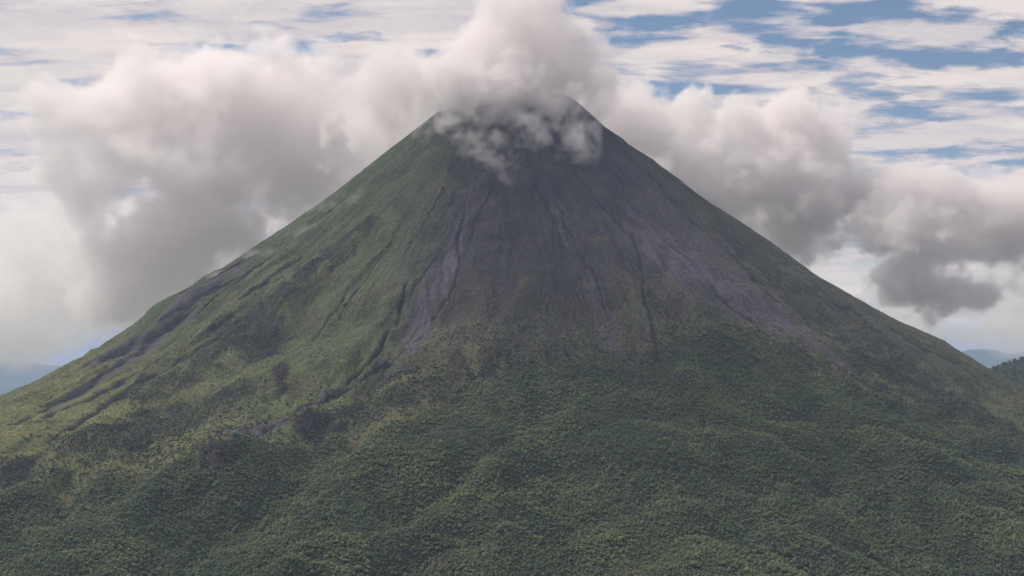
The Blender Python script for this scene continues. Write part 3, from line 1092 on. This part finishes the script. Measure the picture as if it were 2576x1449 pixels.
# ------------------------------------------------------------------ clouds (voxel volumes)
def lattice(shape, cells, rg):
    """smooth random field: random lattice upsampled by cubic B-spline weights"""
    a = rg.standard_normal([int(math.ceil(c)) + 4 for c in cells]).astype(np.float32)
    for ax, (n, c) in enumerate(zip(shape, cells)):
        p = np.linspace(0, c, n) + 1.0
        i = np.floor(p).astype(int)
        f = (p - i).astype(np.float32)
        w = np.zeros((n, a.shape[ax]), np.float32)
        for o, wt in ((-1, (1 - f) ** 3 / 6), (0, (3 * f ** 3 - 6 * f ** 2 + 4) / 6), (1, (-3 * f ** 3 + 3 * f ** 2 + 3 * f + 1) / 6), (2, f ** 3 / 6)):
            w[np.arange(n), i + o] += wt
        a = np.moveaxis(np.tensordot(w, a, axes=(1, ax)), 0, ax)
    return a * 1.6


def fbm3(shape, size, base, octv, rg, gain=0.55, billow=0.0):
    s, amp = np.zeros(shape, np.float32), 1.0
    for o in range(octv):
        wl = base / 2 ** o
        if min(size[i] / (shape[i] - 1) for i in range(3)) * 1.6 > wl:
            break
        n = lattice(shape, [sz / wl for sz in size], rg)
        if billow:
            n = (1 - billow) * n + billow * (np.abs(n) * 1.6 - 0.9)
        s += amp * n
        amp *= gain
    return s


M_CLOUD = {}


def cloud_mat(key, sigma, color, g=0.2):
    m, t, out = new_mat("cloud_" + key)
    v = t.new('ShaderNodeVolumePrincipled')
    v.inputs['Color'].default_value = color + (1,)
    v.inputs['Density'].default_value = sigma
    v.inputs['Anisotropy'].default_value = g
    t.l.new(v.outputs[0], out.inputs['Volume'])
    return m


def cloud(label, blobs, voxel, mat, base, octv=5, amp=0.45, edge=0.35, gain=0.55, billow=0.5, seed=1, pad=60, post=None, name="cloud"):
    """blobs: (px, py, distance, rx, ry in picture units, depth in m, weight)"""
    B = []
    for px, py, Yd, rx, ry, dm, w in blobs:
        cx, cy, cz = at(px, py, Yd)
        k = Yd / F
        B.append((cx, cy, cz, rx * k, dm, ry * k, w))
    B = np.array(B)
    lo = (B[:, :3] - B[:, 3:6]).min(0) - pad
    hi = (B[:, :3] + B[:, 3:6]).max(0) + pad
    size = hi - lo
    vx = np.array([voxel, voxel * 1.5, voxel])
    shape = tuple(int(s / v) + 2 for s, v in zip(size, vx))
    rg = np.random.default_rng(seed)
    ax = [np.linspace(lo[i], hi[i], shape[i]).astype(np.float32) for i in range(3)]
    n = fbm3(shape, size, base, octv, rg, gain, billow)
    Sd = np.full(shape, -9.0, np.float32)
    acc = np.zeros(shape, np.float32)
    for cx, cy, cz, rx, ry, rz, w in B:
        q = np.sqrt(((ax[0] - cx) / rx)[:, None, None] ** 2 + ((ax[1] - cy) / ry)[None, :, None] ** 2 + ((ax[2] - cz) / rz)[None, None, :] ** 2)
        acc += np.exp(np.clip(5.0 * (w * (1 - q)), -20, 20))
    Sd = np.log(acc + 1e-9) / 5.0
    d = (Sd + amp * n) / edge
    if post is not None:
        d = post(d, ax, n)
    # fade at the walls of the grid
    for i in range(3):
        e = np.minimum(np.arange(shape[i]), shape[i] - 1 - np.arange(shape[i])) / 4.0
        sh = [1, 1, 1]; sh[i] = -1
        d = d * np.clip(e, 0, 1).reshape(sh)
    d = np.clip(d, 0, 1).astype(np.float32)
    print("cloud", label, shape, d.size, float((d > 0).mean()))
    me = bpy.data.meshes.new(name)
    me.vertices.add(d.size)
    add_attr(me, "cloud_density", 'FLOAT', d)
    o = bpy.data.objects.new(name, me)
    COL.objects.link(o)
    g = bpy.data.node_groups.new("cloud_grid", 'GeometryNodeTree')
    g.interface.new_socket("Geometry", in_out='INPUT', socket_type='NodeSocketGeometry')
    g.interface.new_socket("Geometry", in_out='OUTPUT', socket_type='NodeSocketGeometry')
    t = NT(g)
    gi, go = t.new('NodeGroupInput'), t.new('NodeGroupOutput')
    vc = t.new('GeometryNodeVolumeCube')
    vc.inputs['Min'].default_value = lo
    vc.inputs['Max'].default_value = hi
    for nm, r in zip(('Resolution X', 'Resolution Y', 'Resolution Z'), shape):
        vc.inputs[nm].default_value = r
    pos = t.new('GeometryNodeInputPosition').outputs[0]
    rel = t.vmath('DIVIDE', t.vmath('SUBTRACT', pos, tuple(lo)), tuple((size[i] / (shape[i] - 1)) for i in range(3)))
    sp = t.new('ShaderNodeSeparateXYZ')
    t.link(rel, sp.inputs[0])
    ix, iy, iz = [t.math('ROUND', c) for c in sp.outputs]
    idx = t.math('ADD', t.math('MULTIPLY', t.math('ADD', t.math('MULTIPLY', ix, float(shape[1])), iy), float(shape[2])), iz)
    si = t.new('GeometryNodeSampleIndex', data_type='FLOAT', domain='POINT')
    na = t.new('GeometryNodeInputNamedAttribute', data_type='FLOAT')
    na.inputs[0].default_value = "cloud_density"
    t.l.new(gi.outputs[0], si.inputs['Geometry'])
    t.l.new(na.outputs[0], [s for s in si.inputs if s.name == 'Value' and s.enabled][0])
    t.l.new(idx, si.inputs['Index'])
    t.l.new(si.outputs[0], vc.inputs['Density'])
    sm = t.new('GeometryNodeSetMaterial')
    sm.inputs['Material'].default_value = mat
    t.l.new(vc.outputs[0], sm.inputs[0])
    t.l.new(sm.outputs[0], go.inputs[0])
    md = o.modifiers.new("cloud_grid", 'NODES')
    md.node_group = g
    me.materials.append(mat)
    set_props(o, "stuff", label)
    return o


MC2 = cloud_mat("dense", 0.017, (0.955, 0.930, 0.932), 0.25)
MC = cloud_mat("soft", 0.011, (0.955, 0.930, 0.932), 0.25)
cloud("pale cloud cap rising from behind the summit", [
    (1290, 60, 3850, 120, 120, 150, 1.0), (1350, 10, 3850, 90, 90, 150, 1.0), (1250, 150, 3850, 180, 100, 170, 1.1), (1430, 150, 3850, 110, 110, 150, 1.0),
    (1500, 220, 3900, 60, 85, 130, 1.0), (1150, 200, 3900, 120, 90, 160, 1.0), (1020, 210, 3980, 110, 80, 150, .95), (950, 270, 4020, 80, 90, 150, .9),
    (1290, 205, 3740, 200, 50, 150, 1.1), (1080, 300, 4040, 160, 90, 150, .9),
    (960, 350, 4080, 110, 90, 150, .9), (1560, 290, 4080, 100, 90, 150, .95), (1620, 350, 4150, 110, 80, 150, .8)],
      4.6, MC, 130.0, 6, amp=0.44, edge=0.24, gain=0.72, billow=0.15, seed=11)
cloud("torn wisps hanging down in front of the summit", [
    (1250, 240, 3560, 170, 46, 120, 1.8), (1150, 265, 3600, 90, 30, 90, 1.4), (1350, 255, 3550, 70, 40, 100, 1.5), (1250, 300, 3500, 170, 40, 70, 1.0), (1390, 300, 3480, 50, 60, 60, 1.0),
    (1120, 300, 3560, 60, 40, 60, .9), (1320, 350, 3430, 170, 34, 60, .7), (1200, 350, 3430, 80, 34, 50, .6), (1440, 350, 3430, 36, 60, 50, 1.0),
    (1470, 400, 3400, 28, 40, 40, .9), (1272, 440, 3320, 26, 50, 30, 1.0), (1264, 495, 3270, 17, 40, 26, 1.0)],
      3.3, cloud_mat("wisp", 0.011, (1.0, 0.978, 0.962), 0.2), 60.0, 6, amp=0.95, edge=1.3, gain=0.72, billow=0.0, seed=12, pad=30)
cloud("dense pale cloud hiding the crater rim", [
    (1230, 215, 3600, 150, 52, 130, 1.0), (1320, 215, 3590, 90, 46, 120, 1.0), (1150, 240, 3640, 80, 40, 110, 1.0), (1260, 250, 3560, 120, 34, 100, .9), (1375, 250, 3580, 36, 40, 70, .8)],
      4.0, MC2, 90.0, 6, amp=0.50, edge=0.55, gain=0.70, billow=0.1, seed=14, pad=40)
cloud("thin wisps drifting along the left flank", [
    (640, 648, 3360, 85, 26, 60, 1.6), (700, 650, 3320, 42, 26, 45, 1.5), (760, 590, 3380, 70, 22, 55, .9), (570, 692, 3360, 70, 14, 45, 1.2), (850, 520, 3420, 50, 18, 50, .6)],
      4.0, cloud_mat("veil", 0.008, (1.0, 0.985, 0.98)), 80.0, 6, amp=0.7, edge=1.1, gain=0.72, billow=0.0, seed=13, pad=30)
# cloud banks behind the cone
cloud("broad grey cloud bank behind the left flank", [
    (260, 330, 5600, 150, 150, 380, 1.0), (420, 260, 5600, 200, 110, 380, 1.0), (600, 260, 5600, 170, 110, 380, 1.0), (690, 320, 5600, 110, 110, 330, 1.0),
    (500, 430, 5500, 260, 150, 380, 1.1), (760, 430, 5600, 180, 120, 350, 1.0), (240, 500, 5500, 110, 90, 330, .9), (520, 580, 5500, 190, 100, 330, 1.0),
    (880, 400, 5700, 160, 130, 350, 1.0), (230, 620, 5500, 120, 70, 280, .5), (260, 720, 5600, 140, 70, 280, .45),
    (400, 690, 5700, 160, 70, 280, .5), (1060, 340, 5700, 160, 120, 350, 1.0)],
      7.5, cloud_mat("bank", 0.0075, (0.965, 0.940, 0.938), 0.3), 260.0, 6, amp=0.58, edge=0.30, gain=0.72, billow=0.15, seed=21, pad=120)
MH = cloud_mat("heaped", 0.012, (0.965, 0.940, 0.938), 0.3)
cloud("grey heaped cloud behind the right flank", [
    (1740, 290, 5600, 70, 60, 260, 1.0), (1700, 370, 5600, 150, 90, 300, 1.0), (1860, 300, 5600, 90, 65, 260, 1.0), (1990, 290, 5600, 80, 70, 260, 1.0),
    (2080, 350, 5600, 70, 70, 260, 1.0), (1930, 410, 5500, 180, 110, 320, 1.1), (1820, 480, 5600, 160, 100, 320, 1.0), (2050, 490, 5600, 120, 90, 280, 1.0),
    (1990, 590, 5700, 110, 70, 280, .7), (1960, 560, 5700, 120, 80, 280, .8), (2020, 240, 5600, 30, 35, 150, .9), (1600, 330, 5700, 100, 80, 280, 1.0)],
      7.0, MH, 190.0, 6, amp=0.44, edge=0.20, gain=0.72, billow=0.2, seed=22, pad=120)
cloud("dark rounded cumulus cloud at the right edge", [
    (2270, 470, 5200, 80, 65, 260, 1.0), (2360, 450, 5200, 80, 60, 240, 1.0), (2420, 520, 5200, 120, 80, 280, 1.1), (2530, 560, 5200, 90, 100, 260, 1.0),
    (2280, 570, 5200, 120, 80, 280, 1.0), (2400, 630, 5200, 130, 60, 260, .9), (2300, 680, 5300, 100, 50, 240, .6), (2330, 730, 5300, 130, 45, 240, .55),
    (2620, 520, 5200, 90, 120, 260, 1.0)],
      6.5, MH, 180.0, 6, amp=0.44, edge=0.20, gain=0.72, billow=0.2, seed=23, pad=110)
# bright cumulus lower and farther off, on both sides
MW = cloud_mat("bright", 0.0035, (1.0, 0.985, 0.955), 0.6)
cloud("bright cream cloud low behind the left flank", [
    (60, 560, 8200, 150, 110, 420, 1.0), (-80, 680, 8200, 200, 150, 500, 1.0), (170, 700, 8200, 170, 120, 450, 1.0), (360, 660, 8200, 150, 90, 420, 1.0),
    (60, 800, 8200, 220, 75, 450, 1.0), (320, 780, 8200, 170, 80, 420, 1.0), (520, 660, 8300, 120, 90, 400, .9), (0, 860, 8200, 260, 40, 400, .9)],
      14.0, MW, 360.0, 6, amp=0.5, edge=0.4, gain=0.68, billow=0.3, seed=31, pad=160)
cloud("bright cream cloud low behind the right flank", [
    (2560, 690, 8000, 150, 90, 420, 1.0), (2430, 760, 8000, 160, 80, 420, 1.0), (2600, 800, 8000, 180, 70, 420, 1.0), (2280, 760, 8000, 110, 60, 400, .9),
    (2480, 840, 8000, 190, 36, 400, .9)],
      13.0, MW, 320.0, 6, amp=0.5, edge=0.3, gain=0.6, billow=0.6, seed=32, pad=150)
# unseen cloud added above the view to shade the mid cone and right forest
k_ = 1700.0
cloud("grey cloud added above the view to cast shade", [
    (1288 + F * (-776) / 3744, 724.5 - F * 0.372, 3744, 230, 110, 330, 1.0), (1288 + F * (-760) / 3350, 724.5 - F * 0.43, 3350, 230, 110, 300, 1.0),
    (1288 + F * (-720) / 3000, 724.5 - F * 0.49, 3000, 280, 120, 260, 1.0)],
      24.0, cloud_mat('thin', 0.004, (0.97, 0.95, 0.95), 0.3), 260.0, 5, amp=0.5, edge=0.6, gain=0.6, billow=0.0, seed=41, pad=120)
